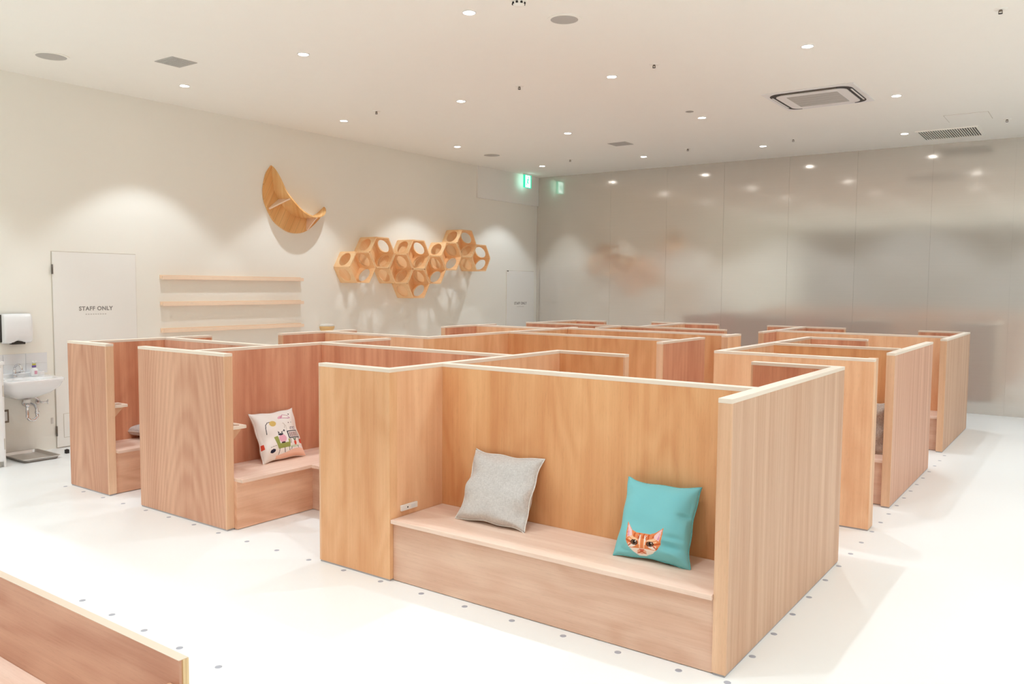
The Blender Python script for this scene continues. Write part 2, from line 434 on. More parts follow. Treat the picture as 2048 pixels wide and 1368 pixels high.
for x, y, w in SP:
    if sp0 is None:
        sp0 = thing('fire_sprinkler', '', 'sprinkler', (x, y, CZ), 'fire sprinkler heads')
        MB().lathe((x, y, CZ), [(.045, 0), (.043, -.004), (.018, -.007), (0, -.007)], 24).build('escutcheon', 'ceiling_paint', sp0)
        m = MB().cyl((x, y), .010, 'z', CZ-.018, CZ-.005, 12).box(x-.013, x-.009, y-.003, y+.003, CZ-.031, CZ-.012).box(x+.009, x+.013, y-.003, y+.003, CZ-.031, CZ-.012)
        m.build('body', 'plate_frame', sp0)
        MB().cyl((x, y), .014, 'z', CZ-.034, CZ-.031, 16).build('deflector', 'dark', sp0)
        t = sp0
    else:
        t = copy_tree(sp0); t.location = (x, y, CZ)
    t['label'] = 'small fire sprinkler head ' + w
t = thing('ceiling_sensor', 'tiny flat grey sensor disc left of the air conditioner cassette', 'sensor', (-3.87, 8.81, CZ))
MB().cyl((-3.87, 8.81), .045, 'z', CZ-.004, CZ, 28).build('base', 'grey_mesh', t); MB().cyl((-3.87, 8.81), .03, 'z', CZ-.008, CZ-.004, 28, .026).build('cap', 'grey_mesh', t)
t = thing('smoke_detector', 'cream dome smoke detector with dark slots at the top edge of the view', 'smoke detector', (-3.36, 4.74, CZ))
MB().lathe((-3.36, 4.74, CZ), [(.062, 0), (.062, -.014), (.054, -.026), (.042, -.03)], 36).build('base', 'ceiling_paint', t)
MB().lathe((-3.36, 4.74, CZ), [(.042, -.03), (.040, -.046), (.036, -.052), (0, -.056)], 36).build('dome', 'ceiling_paint', t)
for k in range(8):
    a = k*PI/4+.3
    MB().box(-3.36+.041*math.cos(a)-.007, -3.36+.041*math.cos(a)+.007, 4.74+.041*math.sin(a)-.007, 4.74+.041*math.sin(a)+.007, CZ-.045, CZ-.032, .002).build('slot', 'black', t)

def rrect(x0, x1, y0, y1, r, n=8):
    pts = []
    for cx, cy, a0 in ((x1-r, y1-r, 0), (x0+r, y1-r, PI/2), (x0+r, y0+r, PI), (x1-r, y0+r, 1.5*PI)):
        for k in range(n+1):
            a = a0+PI/2*k/n; pts.append((cx+r*math.cos(a), cy+r*math.sin(a)))
    return pts
AX0, AX1, AY0, AY1 = -2.93, -2.03, 8.44, 9.34
t = thing('air_conditioner', 'white square ceiling cassette air conditioner with dark louvre slots', 'air conditioner', ((AX0+AX1)/2, (AY0+AY1)/2, CZ))
MB().box(AX0, AX1, AY0, AY1, CZ-.012, CZ, .003).build('fascia', 'white_plastic', t)
MB().prism(rrect(AX0+.045, AX1-.045, AY0+.045, AY1-.045, .12), 'z', CZ-.016, CZ-.010).build('air_slot', 'dark', t)
MB().prism(rrect(AX0+.10, AX1-.10, AY0+.10, AY1-.10, .09), 'z', CZ-.022, CZ-.012).build('centre_panel', 'white_plastic', t)
for k, (a, b, c, d) in enumerate(((AX0+.18, AX1-.18, AY0+.054, AY0+.070), (AX0+.18, AX1-.18, AY1-.085, AY1-.058), (AX0+.054, AX0+.070, AY0+.18, AY1-.18), (AX1-.070, AX1-.054, AY0+.18, AY1-.18))):
    MB().box(a, b, c, d, CZ-.021, CZ-.014, .002).build('louvre', 'white_plastic' if k != 0 else 'plate_frame', t)
gx0, gx1, gy0, gy1 = AX0+.20, AX1-.20, AY0+.20, AY1-.20
g = MB().box(gx0, gx1, gy0, gy1, CZ-.024, CZ-.021).build('intake_grille', 'grey_mesh', t)
m = MB()
for k in range(5):
    yy = gy0+(gy1-gy0)*(k+.5)/5; m.box(gx0+.004, gx1-.004, yy-.045, yy+.045, CZ-.027, CZ-.0235, .001)
m.build('slats', 'grey_mesh', g)
t = thing('return_grille', 'large slotted return air grille near the metal wall at right', 'vent', (-1.65, 11.80, CZ))
MB().box(-1.985, -1.315, 11.47, 12.13, CZ-.004, CZ-.001).build('backing', 'black', t)
m = MB().box(-2.0, -1.30, 11.455, 11.475, CZ-.012, CZ).box(-2.0, -1.30, 12.125, 12.145, CZ-.012, CZ).box(-2.0, -1.98, 11.475, 12.125, CZ-.012, CZ).box(-1.32, -1.30, 11.475, 12.125, CZ-.012, CZ)
m.build('frame', 'ceiling_paint', t)
for k in range(25):
    xx = -1.975+.65*k/24; MB().box(xx-.005, xx+.005, 11.475, 12.125, CZ-.011, CZ-.004).build('slat', 'ceiling_paint', t)
t = thing('access_panel', 'flush white ceiling access hatch behind the slotted return grille', 'hatch', (-1.34, 10.83, CZ))
MB().box(-1.56, -1.11, 10.60, 11.06, CZ-.002, CZ).build('frame', 'gap_grey', t)
MB().box(-1.553, -1.117, 10.607, 11.053, CZ-.004, CZ-.001).build('lid', 'ceiling_paint', t)
# exit sign
t = thing('exit_sign', 'lit green and white emergency exit sign hanging in the far left corner', 'sign', (-8.33, 12.06, CZ))
MB().box(-8.35, -8.31, 11.94, 12.18, CZ-.02, CZ, .002).build('mount', 'white_plastic', t)
MB().box(-8.341, -8.319, 11.945, 12.175, CZ-.245, CZ-.02, .004).build('green_body', 'exit_green', t)
for sx in (-1, 1):
    x = -8.33+sx*.0115
    f = MB().box(min(x, x+sx*.002), max(x, x+sx*.002), 11.985, 12.135, CZ-.235, CZ-.03).build('white_face', 'exit_white', t)
    m = MB(); xa, xb = sorted((x+sx*.0015, x+sx*.0030))
    m.cyl((12.075, CZ-.068), .014, 'x', xa, xb, 16)                                    # running figure
    m.prism([(12.040, CZ-.09), (12.078, CZ-.085), (12.062, CZ-.14), (12.034, CZ-.135)], 'x', xa, xb)
    m.prism([(12.034, CZ-.13), (12.056, CZ-.135), (12.100, CZ-.165), (12.092, CZ-.178), (12.04, CZ-.15)], 'x', xa, xb)
    m.prism([(12.036, CZ-.13), (12.052, CZ-.14), (12.040, CZ-.18), (12.008, CZ-.205), (12.000, CZ-.195), (12.026, CZ-.172)], 'x', xa, xb)
    m.prism([(12.062, CZ-.088), (12.078, CZ-.088), (12.112, CZ-.118), (12.104, CZ-.127)], 'x', xa, xb)
    m.build('pictogram', 'exit_green', f)

# ------------------------------------------------------------------ plywood booths
TH = .06
def wall(root, x0, x1, y0, y1, H, m, ends='', seat=None, cap='ply_edge'):
    """free-standing plywood partition; ends lists the sides that show a post: w e s n"""
    core = MB().box(x0, x1, y0, y1, .010, H-.020).build('partition_panel', m, root)
    MB().box(x0+.003, x1-.003, y0+.003, y1-.003, 0, .011).build('base_gasket', 'gasket', core)
    MB().box(x0-.001, x1+.001, y0-.001, y1+.001, H-.0202, H, .0015).build('top_strip', cap, core)
    for e in ends:
        b = {'w': (x0-.001, x0+.012, y0-.0006, y1+.0006), 'e': (x1-.012, x1+.001, y0-.0006, y1+.0006), 's': (x0-.0006, x1+.0006, y0-.001, y0+.012), 'n': (x0-.0006, x1+.0006, y1-.012, y1+.001)}[e]
        MB().box(*b, .010, H-.0205, .001).build('end_post', 'post_wood', core)
    return core
def bench_x(root, x0, x1, y0, y1, z=.355, over=.022, front='front_x'):
    """bench with its long edge along x, front at y0"""
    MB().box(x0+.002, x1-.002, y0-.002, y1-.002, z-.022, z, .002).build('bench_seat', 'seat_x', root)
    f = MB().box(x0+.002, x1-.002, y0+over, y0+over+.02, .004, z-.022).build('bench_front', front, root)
H1, H2, H3 = 1.2, 1.19, 1.17

# booth P (front)
P = thing('plywood_booth', 'front plywood booth nearest the viewer, with grey and turquoise cushions on its long bench', 'booth', (-2.2, 4.2, 0), 'plywood booths')
w = wall(P, -3.76, -3.18, 3.28, 3.34, H1, 'veneer_orange', 'w')
lw = wall(P, -3.24, -3.181, 3.341, 5.10, H1, 'veneer_peach')
wall(P, -3.18, -2.65, 5.04, 5.10, H1, 'veneer_amber', 'e')
wall(P, -3.18, -1.29, 3.73, 3.79, H1, 'veneer_amber')
wall(P, -1.29, -1.23, 3.30, 5.15, H1, 'veneer_straight', 's')
wall(P, -1.78, -1.29, 5.09, 5.15, H1, 'veneer_brown', 'w')
bench_x(P, -3.18, -1.29, 3.285, 3.73, .352, .022)
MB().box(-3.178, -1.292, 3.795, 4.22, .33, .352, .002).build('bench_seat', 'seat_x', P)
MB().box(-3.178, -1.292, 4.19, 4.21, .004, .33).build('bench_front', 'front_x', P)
o = MB().box(-3.1805, -3.166, 3.363, 3.497, .383, .4165, .003).build('power_outlet', 'white_plastic', P, label='white power outlet plate')
MB().box(-3.167, -3.1645, 3.408, 3.416, .396, .404).build('socket_hole', 'black', o)
MB().box(-3.167, -3.1655, 3.44, 3.475, .390, .410, .001).build('socket_face', 'tile_white', o)

# booth Q
Q = thing('plywood_booth', 'plywood booth with the printed white cushion, behind the broad panel with arched grain', 'booth', (-4.5, 4.2, 0), 'plywood booths')
wall(Q, -5.765, -4.715, 3.305, 3.365, H1, 'veneer_arch', 'e')
wall(Q, -5.16, -5.10, 3.366, 5.28, H1, 'veneer_rose', 'n')
wall(Q, -5.10, -3.241, 4.48, 4.54, H1, 'veneer_brown')
mb = MB(); z = .352
mb.prism([(-5.098, 3.367), (-4.625, 3.367), (-4.625, 3.96), (-3.242, 3.96), (-3.242, 4.478), (-5.098, 4.478)], 'z', z-.022, z)
mb.build('bench_seat', 'seat_y', Q)
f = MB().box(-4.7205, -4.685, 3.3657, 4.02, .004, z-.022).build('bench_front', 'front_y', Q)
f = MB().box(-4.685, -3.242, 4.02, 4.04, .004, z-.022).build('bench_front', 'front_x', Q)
def cup_shelf(root, xr, y0, z=.70):
    n = 24; m = MB(); bm = m.bm
    x0, x1, y1 = xr-.16, xr, y0+.115; cx, cy, r = xr-.055, y0+.055, .032
    outer = []
    for k in range(n):
        a = 2*PI*k/n+PI/4; c, s = math.cos(a), math.sin(a)
        tx = ((x1-cx)/c if c > 0 else (x0-cx)/c) if abs(c) > 1e-6 else 1e9; ty = ((y1-cy)/s if s > 0 else (y0-cy)/s) if abs(s) > 1e-6 else 1e9
        q = min(tx, ty); outer.append((cx+q*c, cy+q*s))
    inner = [(cx+r*math.cos(2*PI*k/n+PI/4), cy+r*math.sin(2*PI*k/n+PI/4)) for k in range(n)]
    lv = [[bm.verts.new((p[0], p[1], zz)) for p in L] for L in (outer, inner) for zz in (z, z-.02)]
    for k in range(n):
        j = (k+1) % n
        bm.faces.new((lv[0][k], lv[0][j], lv[2][j], lv[2][k])); bm.faces.new((lv[1][k], lv[3][k], lv[3][j], lv[1][j]))
        bm.faces.new((lv[0][k], lv[1][k], lv[1][j], lv[0][j])); bm.faces.new((lv[2][k], lv[2][j], lv[3][j], lv[3][k]))
    s = m.build('cup_shelf', 'ply_edge', root)
    MB().prism([(y0, z-.02), (y0+.085, z-.02), (y0, z-.105)], 'x', xr-.03, xr-.015).build('bracket', 'post_wood', s)
cup_shelf(Q, -4.722, 3.366)

# booth R
R = thing('plywood_booth', 'leftmost plywood booth beside the washbasin, with a grey cushion lying on its seat', 'booth', (-6.0, 4.0, 0), 'plywood booths')
wall(R, -6.83, -6.235, 3.315, 3.375, 1.193, 'veneer_arch_small', 'e')
wall(R, -6.69, -6.63, 3.376, 4.52, 1.193, 'veneer_brown', 'n')
wall(R, -6.63, -5.161, 4.05, 4.11, 1.193, 'veneer_pink')
MB().box(-6.628, -6.20, 3.377, 4.048, .33, .352, .002).build('bench_seat', 'seat_y', R)
f = MB().box(-6.275, -6.255, 3.377, 4.048, .004, .33).build('bench_front', 'front_y', R)
cup_shelf(R, -6.245, 3.376, .705)

# second row, left
Lb = thing('plywood_booth', 'booth seen over the printed cushion booth, right below the small wall bowl', 'booth', (-5.6, 5.9, 0), 'plywood booths')
wall(Lb, -6.52, -6.46, 5.18, 6.17, H2, 'veneer_rose', 'sn')
wall(Lb, -6.46, -5.1115, 5.72, 5.78, H2, 'veneer_peach')
M = thing('plywood_booth', 'middle booth behind the white cushion booth, with an orange back wall', 'booth', (-4.1, 7.2, 0), 'plywood booths')
wall(M, -5.11, -5.05, 5.72, 8.40, H2, 'veneer_orange')
wall(M, -5.05, -3.15, 6.99, 7.05, H2, 'veneer_amber')
wall(M, -3.15, -3.09, 6.58, 7.52, H2, 'veneer_rose', 'sn')
wall(M, -5.05, -3.10, 8.17, 8.23, H2, 'veneer_orange')
wall(M, -3.10, -3.04, 7.97, 8.36, H2, 'veneer_peach', 'sn')
bench_x(M, -5.05, -3.15, 6.56, 6.99)
# second row, right
B = thing('plywood_booth', 'right hand booth directly behind the front booth, a cushion glimpsed in its gap', 'booth', (-1.8, 7.0, 0), 'plywood booths')
wall(B, -2.37, -1.232, 5.95, 6.01, H2, 'veneer_peach')
MB().box(-1.291, -1.2325, 6.0112, 6.085, .008, H2, .0015).build('corner_post', 'post_wood', B)
wall(B, -2.37, -2.31, 6.011, 8.36, H2, 'veneer_peach')
wall(B, -2.31, -1.79, 8.30, 8.36, H2, 'veneer_brown', 'e')
wall(B, -2.31, -1.298, 7.17, 7.23, H2, 'veneer_amber')
wall(B, -1.298, -1.238, 6.68, 8.40, H2-.004, 'veneer_straight_rose', 's')
bench_x(B, -2.31, -1.30, 6.72, 7.17)
# third row
Nb = thing('plywood_booth', 'far booth against the left wall side, below the right end of the hexagon boxes', 'booth', (-5.9, 8.3, 0), 'plywood booths')
wall(Nb, -6.57, -6.51, 7.68, 8.74, H3, 'veneer_rose', 'sn')
wall(Nb, -6.51, -5.1115, 8.30, 8.36, H3, 'veneer_peach')
O = thing('plywood_booth', 'farthest booth in the back left corner below the exit sign', 'booth', (-5.2, 9.8, 0), 'plywood booths')
wall(O, -6.54, -3.64, 9.47, 9.53, H3, 'veneer_rose', 'we')
wall(O, -6.46, -6.40, 9.531, 10.65, H3, 'veneer_peach')
wall(O, -6.40, -5.92, 10.6, 10.66, H3, 'veneer_brown', 'e')
wall(O, -5.10, -5.04, 8.90, 9.469, H3, 'veneer_amber', 's')
wall(O, -4.83, -4.77, 9.531, 10.88, H3, 'veneer_peach')
wall(O, -5.30, -4.29, 10.88, 10.94, H3, 'veneer_brown', 'we')
Z = thing('plywood_booth', 'far right booth closest to the brushed metal wall', 'booth', (-2.2, 10.2, 0), 'plywood booths')
wall(Z, -1.31, -1.25, 9.33, 11.15, 1.165, 'veneer_straight', 's')
wall(Z, -3.16, -1.311, 9.88, 9.94, 1.165, 'veneer_peach')
wall(Z, -3.22, -3.16, 9.42, 11.11, 1.165, 'veneer_rose', 's')
wall(Z, -3.68, -2.67, 11.11, 11.17, 1.165, 'veneer_brown', 'we')
wall(Z, -1.81, -1.311, 11.12, 11.18, 1.165, 'veneer_rose', 'w')
bench_x(Z, -3.16, -1.311, 9.40, 9.88)

# foreground low bench
Fb = thing('low_bench', 'pale low plywood bench back cut off by the lower left corner', 'bench', (-3.4, 1.0, 0))
m = MB().box(-4.9, -1.975, 1.229, 1.2365, .004, .645, mi=0).box(-4.9, -1.976, 1.2365, 1.2405, .004, .6448, mi=1).box(-4.9, -1.975, 1.2405, 1.2475, .004, .645, mi=2).box(-4.9, -1.976, 1.2475, 1.2505, .004, .6448, mi=2).box(-4.9, -1.975, 1.2505, 1.258, .004, .645, mi=2)
bk = m.build('backrest', ['low_back_wood', 'ply_core', 'ply_mid'], Fb)
MB().box(-4.9, -1.976, 1.2291, 1.2579, .6452, .6465).build('top_edge', 'ply_top', bk)
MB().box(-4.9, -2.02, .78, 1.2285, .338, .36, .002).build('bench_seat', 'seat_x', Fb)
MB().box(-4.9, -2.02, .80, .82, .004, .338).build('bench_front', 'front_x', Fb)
MB().box(-2.018, -1.97, .78, 1.2285, .004, .575, .002).build('side_panel', 'post_wood', Fb)

# ------------------------------------------------------------------ floor discs
def floor_discs():
    pts = []
    for k in range(20): pts.append((-6.83+.3005*k, 3.248, 'in the row along the fronts of the booths, number %s' % '' ))
    xs = [-6.82, -6.529, -6.23, -5.941, -5.63, -5.335, -5.029, -4.73, -4.425, -4.126, -3.826, -3.522, -3.222, -2.916, -2.615, -2.313, -2.012, -1.718, -1.42]
    row = [(x, 3.32-.02*max(0, min(1, (x+6.83)/-.0001)) if False else (3.30 if x < -6.3 else 3.286 if x < -5.6 else 3.268 if x < -4.9 else 3.255)) for x in xs]
    row = [(x, y-.012 if x < -6.2 else y-.006) for x, y in row]
    col = [(-1.208, y) for y in (3.27, 3.576, 3.877, 4.173, 4.464, 4.787, 5.083, 5.37, 5.655, 5.958, 6.234, 6.51, 6.805, 7.091, 7.374, 7.655, 7.956, 8.276, 8.58, 8.88, 9.18)]
    frt = [(-4.269, 2.112), (-3.965, 2.106), (-3.659, 2.098), (-3.351, 2.089), (-3.046, 2.082)]
    return row, col, frt
row, col, frt = floor_discs()
row = [(x, min(y, 3.262)) for x, y in row]
d0 = None
for lst, lb in ((row, 'small grey metal disc in the floor row along the booth fronts'), (col, 'small grey metal disc in the floor row along the right sides of the booths'), (frt, 'small grey metal disc in the short floor row behind the low bench')):
    for x, y in lst:
        if d0 is None:
            d0 = MB().lathe((x, y, 0), [(.0155, -.001), (.0155, .0008), (.013, .0014), (0, .0014)], 20).build('floor_disc', 'disc_grey', origin=(x, y, 0)); o = d0
            tag(d0, lb, 'floor disc')
        else:
            o = d0.copy(); COL.objects.link(o); o.location = (x, y, 0)
        o['label'] = lb; o['group'] = lb.replace('small grey metal disc in', 'metal discs in')

# ------------------------------------------------------------------ cushions
def shape(u, v, W, Hh, T, seed, wr, ear):
    """u,v in -1..1 -> point on the seam plane and half thickness"""
    ax = 1-.055*(1-v*v)**1.0 + .02*ear*abs(v)**6
    az = 1-.055*(1-u*u)**1.0 + .02*ear*abs(u)**6
    x = u*W/2*ax; zz = v*Hh/2*az
    e = max(0, (1-u**4)*(1-v**4))
    h = T*(e**.55)
    r = random.Random(seed); w = 0
    for k in range(7):
        a = r.uniform(0, 6.28); fr = r.uniform(4, 9); ph = r.uniform(0, 6.28)
        w += math.sin(fr*(u*math.cos(a)+v*math.sin(a))+ph)
    edge = max(abs(u), abs(v))
    h += wr*.0042*w*(.25+edge**3)*min(1, e*3)
    zz += wr*.003*math.sin(7*u+seed)*(abs(v)**3); x += wr*.003*math.sin(8*v+2*seed)*(abs(u)**3)
    return x, zz, max(h, 0)
def cushion(name, label, loc, rot, W, Hh, T, seed, m, seam, n=44, paint=None, wr=1., ear=1., fold=None):
    t = thing(name, label, 'cushion', loc, 'cushions on the booth benches')
    bm = bmesh.new(); G = {}
    lay = bm.verts.layers.float_color.new('print') if paint else None
    for side in (-1, 1):
        nn = n if side == -1 else min(n, 44)
        for i in range(nn+1):
            for j in range(nn+1):
                u, v = -1+2*i/nn, -1+2*j/nn
                x, zz, h = shape(u, v, W, Hh, T, seed, wr, ear)
                dx = dz = dh = 0
                if fold: dx, dz, dh = fold(u, v)
                vtx = bm.verts.new((x+dx, side*(h+max(dh, -h*.8)) if side < 0 else h, zz+dz+Hh/2)); G[side, i, j] = vtx
                if lay is not None:
                    vtx[lay] = paint(u, v) if side == -1 else paint(9, 9)
        for i in range(nn):
            for j in range(nn):
                q = [G[side, i, j], G[side, i+1, j], G[side, i+1, j+1], G[side, i, j+1]]
                f = bm.faces.new(q if side == -1 else q[::-1]); f.smooth = True
    if n <= 44: bmesh.ops.remove_doubles(bm, verts=bm.verts[:], dist=.0002)
    me = bpy.data.meshes.new('cover'); bm.to_mesh(me); bm.free(); me.materials.append(MATS[m])
    o = bpy.data.objects.new('cover', me); COL.objects.link(o); o.parent = t
    pts = []
    for k in range(4*nn):
        s, q = divmod(k, nn); a = -1+2*q/nn
        u, v = ((a, -1), (1, a), (-a, 1), (-1, -a))[s]
        x, zz, h = shape(u, v, W, Hh, T, seed, wr, ear); dx = dz = 0
        if fold: dx, dz, _ = fold(u, v)
        pts.append((x+dx, 0, zz+dz+Hh/2))
    pts += pts[:2]
    mb = MB(); mb.tube(pts, .0032, 6)
    s = mb.build('seam', seam, t, origin=(0, 0, 0))
    t.rotation_euler = rot
    return t
D = math.radians
cushion('scatter_cushion', 'light grey linen cushion leaning on the front bench, left of the turquoise one', (-2.668, 3.532, .358), (D(-27), 0, D(2)), .452, .40, .062, 3, 'linen_grey', 'seam_white', n=44, wr=1.3, ear=1.6)

# --- prints: painted per vertex from plain shapes
def inpoly(p, x, y):
    c = False; n = len(p); j = n-1
    for i in range(n):
        if (p[i][1] > y) != (p[j][1] > y) and x < (p[j][0]-p[i][0])*(y-p[i][1])/(p[j][1]-p[i][1])+p[i][0]: c = not c
        j = i
    return c
def seg(x, y, a, b):
    dx, dy = b[0]-a[0], b[1]-a[1]; L = dx*dx+dy*dy or 1e-9
    t = max(0, min(1, ((x-a[0])*dx+(y-a[1])*dy)/L)); return math.hypot(x-a[0]-t*dx, y-a[1]-t*dy)
def ell(x, y, cx, cy, rx, ry, a=0):
    c, s = math.cos(a), math.sin(a); X = (x-cx)*c+(y-cy)*s; Y = -(x-cx)*s+(y-cy)*c
    return (X/rx)**2+(Y/ry)**2 < 1
TEAL = rgb(128, 200, 206)
ginger, pale, deep, cream = rgb(232, 140, 88), rgb(248, 200, 160), rgb(206, 96, 52), rgb(250, 236, 226)
def cat_print(u, v):
    # head in the lower middle-left of the cushion; coordinates x right, y up
    x, y = (u+.20)/.55, (v+.60)/.44
    head = inpoly([(-.93, 1.02), (-.62, .55), (-.35, .42), (0, .40), (.35, .42), (.60, .55), (.97, .92), (.93, .35), (.90, -.10), (.78, -.38), (.52, -.66), (.20, -.84), (-.12, -.84), (-.42, -.66), (-.70, -.40), (-.86, -.08), (-.90, .35)], x, y)
    if not head: return TEAL
    col = ginger
    if inpoly([(-.88, .92), (-.62, .50), (-.55, .22), (-.80, .10)], x, y): col = rgb(246, 206, 208)
    if inpoly([(.92, .84), (.64, .50), (.52, .22), (.82, .10)], x, y): col = rgb(246, 206, 208)
    if inpoly([(-.84, .62), (-.74, .42), (-.72, .15), (-.80, .2)], x, y): col = rgb(226, 160, 190)
    if inpoly([(.84, .60), (.78, .40), (.72, .15), (.82, .2)], x, y): col = rgb(222, 150, 186)
    if abs(x) < .62-.2*max(0, y) and y > -.1 and y < .40 and math.sin(x*26+.6*math.sin(y*9)) > .45: col = deep
    if y < .1 and abs(x) > .5 and math.sin((y-.5*abs(x))*24) > .45: col = deep
    if y < .2 and .72 > abs(x) > .5 and math.sin((y-.5*abs(x))*24) < -.5: col = pale
    for s in (-1, 1):
        if ell(x, y, s*.50, -.30, .24, .13, s*-.35): col = cream
        if ell(x, y, s*.44, .06, .26, .07, s*.35): col = pale
        if inpoly([(s*.10, .30), (s*.20, .30), (s*.16, -.25), (s*.09, -.35)], x, y): col = cream
        if s < 0 and False: col = cream
    if y < -.48: col = cream
    if ell(x, y, 0, -.62, .22, .13): col = rgb(240, 178, 150)
    if inpoly([(-.10, .1), (.10, .1), (.14, -.45), (-.14, -.45)], x, y): col = ginger if abs(x) < .07 else pale
    if inpoly([(-.13, -.50), (.13, -.50), (.05, -.64), (-.05, -.64)], x, y): col = rgb(222, 112, 84)
    if seg(x, y, (0, -.62), (-.2, -.72)) < .02 or seg(x, y, (0, -.62), (.2, -.72)) < .02: col = deep
    for s, cx in ((-1, -.40), (1, .40)):
        if ell(x, y, cx, -.16, .19, .15, s*.30): col = rgb(60, 40, 34)
        if ell(x, y, cx, -.16, .14, .12): col = rgb(120, 84, 62)
        if ell(x, y, cx, -.15, .075, .10): col = rgb(28, 22, 20)
        if ell(x, y, cx+.06, -.10, .03, .03): col = rgb(250, 250, 250)
        if seg(x, y, (cx+s*.16, -.24), (cx+s*.34, -.40)) < .035: col = deep
        if seg(x, y, (s*.16, .30), (s*.20, .02)) < .022: col = rgb(190, 84, 44)
    return col
def teal_fold(u, v):
    g = math.exp(-((u-.86)**2/.05+(v+.93)**2/.05)); k = math.exp(-((u-.55)**2/.06+(v+.62)**2/.012)); e = math.exp(-((u-.8)**2/.03+(v-.2)**2/.004))
    r2 = math.exp(-((u-.62)**2/.07+(v+.40)**2/.006)); tl = math.exp(-((u+.95)**2/.01+(v-.95)**2/.01))
    return (.012*g+.006*tl, -.012*g+.008*tl, -.022*k-.016*e-.012*r2+.014*math.exp(-((u-.6)**2/.05+(v+.80)**2/.008))+.008*math.exp(-((u-.6)**2/.06+(v+.5)**2/.004)))
cushion('scatter_cushion', 'turquoise cushion with a peeking ginger cat face on the front bench', (-1.695, 3.515, .358), (D(-27), 0, D(5)), .372, .378, .062, 8, 'printed_cloth', 'seam_teal', n=170, paint=cat_print, wr=.8, ear=1.6, fold=teal_fold)
WHITE = rgb(244, 242, 240)
INK = rgb(52, 50, 60); OLIVE = rgb(158, 168, 92); PINK = rgb(232, 176, 196); RED = rgb(226, 84, 60); GOLD = rgb(222, 196, 120)
def room_print(u, v):
    x, y = u, v
    c = WHITE
    if x > 8: return WHITE
    for a, b in (((-.74, .28), (-.70, .42)), ((-.70, .42), (-.58, .52)), ((-.58, .52), (-.46, .54)), ((-.74, .28), (-.74, .05))):
        if seg(x, y, a, b) < .014: c = INK                                   # arc lamp
    if ell(x, y, -.34, .46, .17, .12, .2): c = GOLD
    if ell(x, y, .12, .70, .14, .06, .3): c = PINK                            # cloud lamp
    for a, b in (((.10, .66), (.30, .80)), ((.30, .80), (.52, .72)), ((.52, .72), (.58, .60)), ((.10, .66), (.42, .60)), ((.42, .60), (.56, .60))):
        if seg(x, y, a, b) < .014: c = rgb(196, 140, 170)
    if ell(x, y, .62, .78, .03, .03) or ell(x, y, .10, .10, .035, .045): c = INK
    # cabinet / sofa on legs
    if .22 < x < .84 and -.28 < y < .06 and not (.27 < x < .79 and -.23 < y < .02): c = INK
    elif .30 < x < .76 and -.22 < y < 0: c = rgb(226, 206, 200) if math.sin(x*70) > -.2 else rgb(120, 100, 110)
    for a, b in (((.30, -.28), (.26, -.48)), ((.76, -.28), (.78, -.48))):
        if seg(x, y, a, b) < .012: c = INK
    # shelf of small ornaments
    for k in range(7):
        if abs(x-.42-.05*k) < .013 and .10 < y < .18+.05*math.sin(k*2.3): c = rgb(80, 86, 130)
    if .40 < x < .76 and abs(y-.20) < .010: c = INK
    if ell(x, y, .40, .40, .02, .02) or ell(x, y, .54, .40, .02, .02): c = INK
    for a, b in (((.16, .2), (.20, .34)), ((.20, .34), (.14, .42)), ((.24, .1), (.24, .3))):
        if seg(x, y, a, b) < .010: c = rgb(180, 170, 160)
    # green armchair with a plump pink sitter and dark head
    if inpoly([(-.46, -.12), (-.26, -.08), (-.22, -.42), (.16, -.42), (.18, -.28), (.26, -.28), (.20, -.62), (-.34, -.62)], x, y): c = OLIVE
    if ell(x, y, -.06, -.22, .17, .17): c = PINK
    if ell(x, y, -.10, -.04, .12, .045): c = INK
    if inpoly([(-.20, -.02), (-.20, .12), (-.13, .04)], x, y) or inpoly([(0, -.02), (.02, .10), (-.06, .04)], x, y): c = INK
    if ell(x, y, -.08, -.40, .10, .035): c = rgb(70, 50, 50)
    for a, b in (((-.28, -.62), (-.34, -.84)), ((-.06, -.62), (-.06, -.80)), ((.14, -.62), (.16, -.78))):
        if seg(x, y, a, b) < .012: c = INK
    if ell(x, y, -.62, -.66, .13, .075, .15): c = rgb(30, 32, 56)              # dark pouffe
    if seg(x, y, (-.70, -.5), (-.42, -.47)) < .010: c = rgb(170, 160, 150)
    # low table with a red pot
    if ell(x, y, .44, -.62, .26, .05, .05): c = rgb(206, 222, 200)
    if ell(x, y, .50, -.48, .065, .10): c = RED
    for k in range(5):
        if seg(x, y, (.5, -.40), (.40+.05*k, -.28-.02*(k % 2))) < .012: c = rgb(90, 110, 80)
    for a, b in (((.28, -.64), (.22, -.80)), ((.62, -.62), (.66, -.76))):
        if seg(x, y, a, b) < .012: c = INK
    if ell(x, y, .90, -.42, .12, .11) and y > -.50: c = RED                     # red stool
    if v < -.80+.10*math.sin(u*2) and u > -.45: c = rgb(246, 206, 186)          # rosy floor
    if u < -.93 and -.5 < v < -.3: c = RED
    return c
cushion('scatter_cushion', 'white cushion printed with a cartoon sitting room, in the second booth', (-4.915, 3.952, .358), (D(-24), 0, D(90)), .385, .375, .062, 5, 'printed_cloth', 'seam_white', n=150, paint=room_print, wr=1.0, ear=2.2)
cushion('scatter_cushion', 'grey cushion lying flat on the seat of the leftmost booth', (-6.47, 3.73, .356+.06), (D(-90), 0, D(12)), .42, .40, .058, 11, 'linen_grey', 'seam_white', wr=.8)
cushion('scatter_cushion', 'taupe cushion glimpsed through the gap of the right hand booth', (-1.56, 6.965, .358), (D(-22), 0, 0), .44, .42, .062, 13, 'linen_taupe', 'seam_white', wr=2.0)

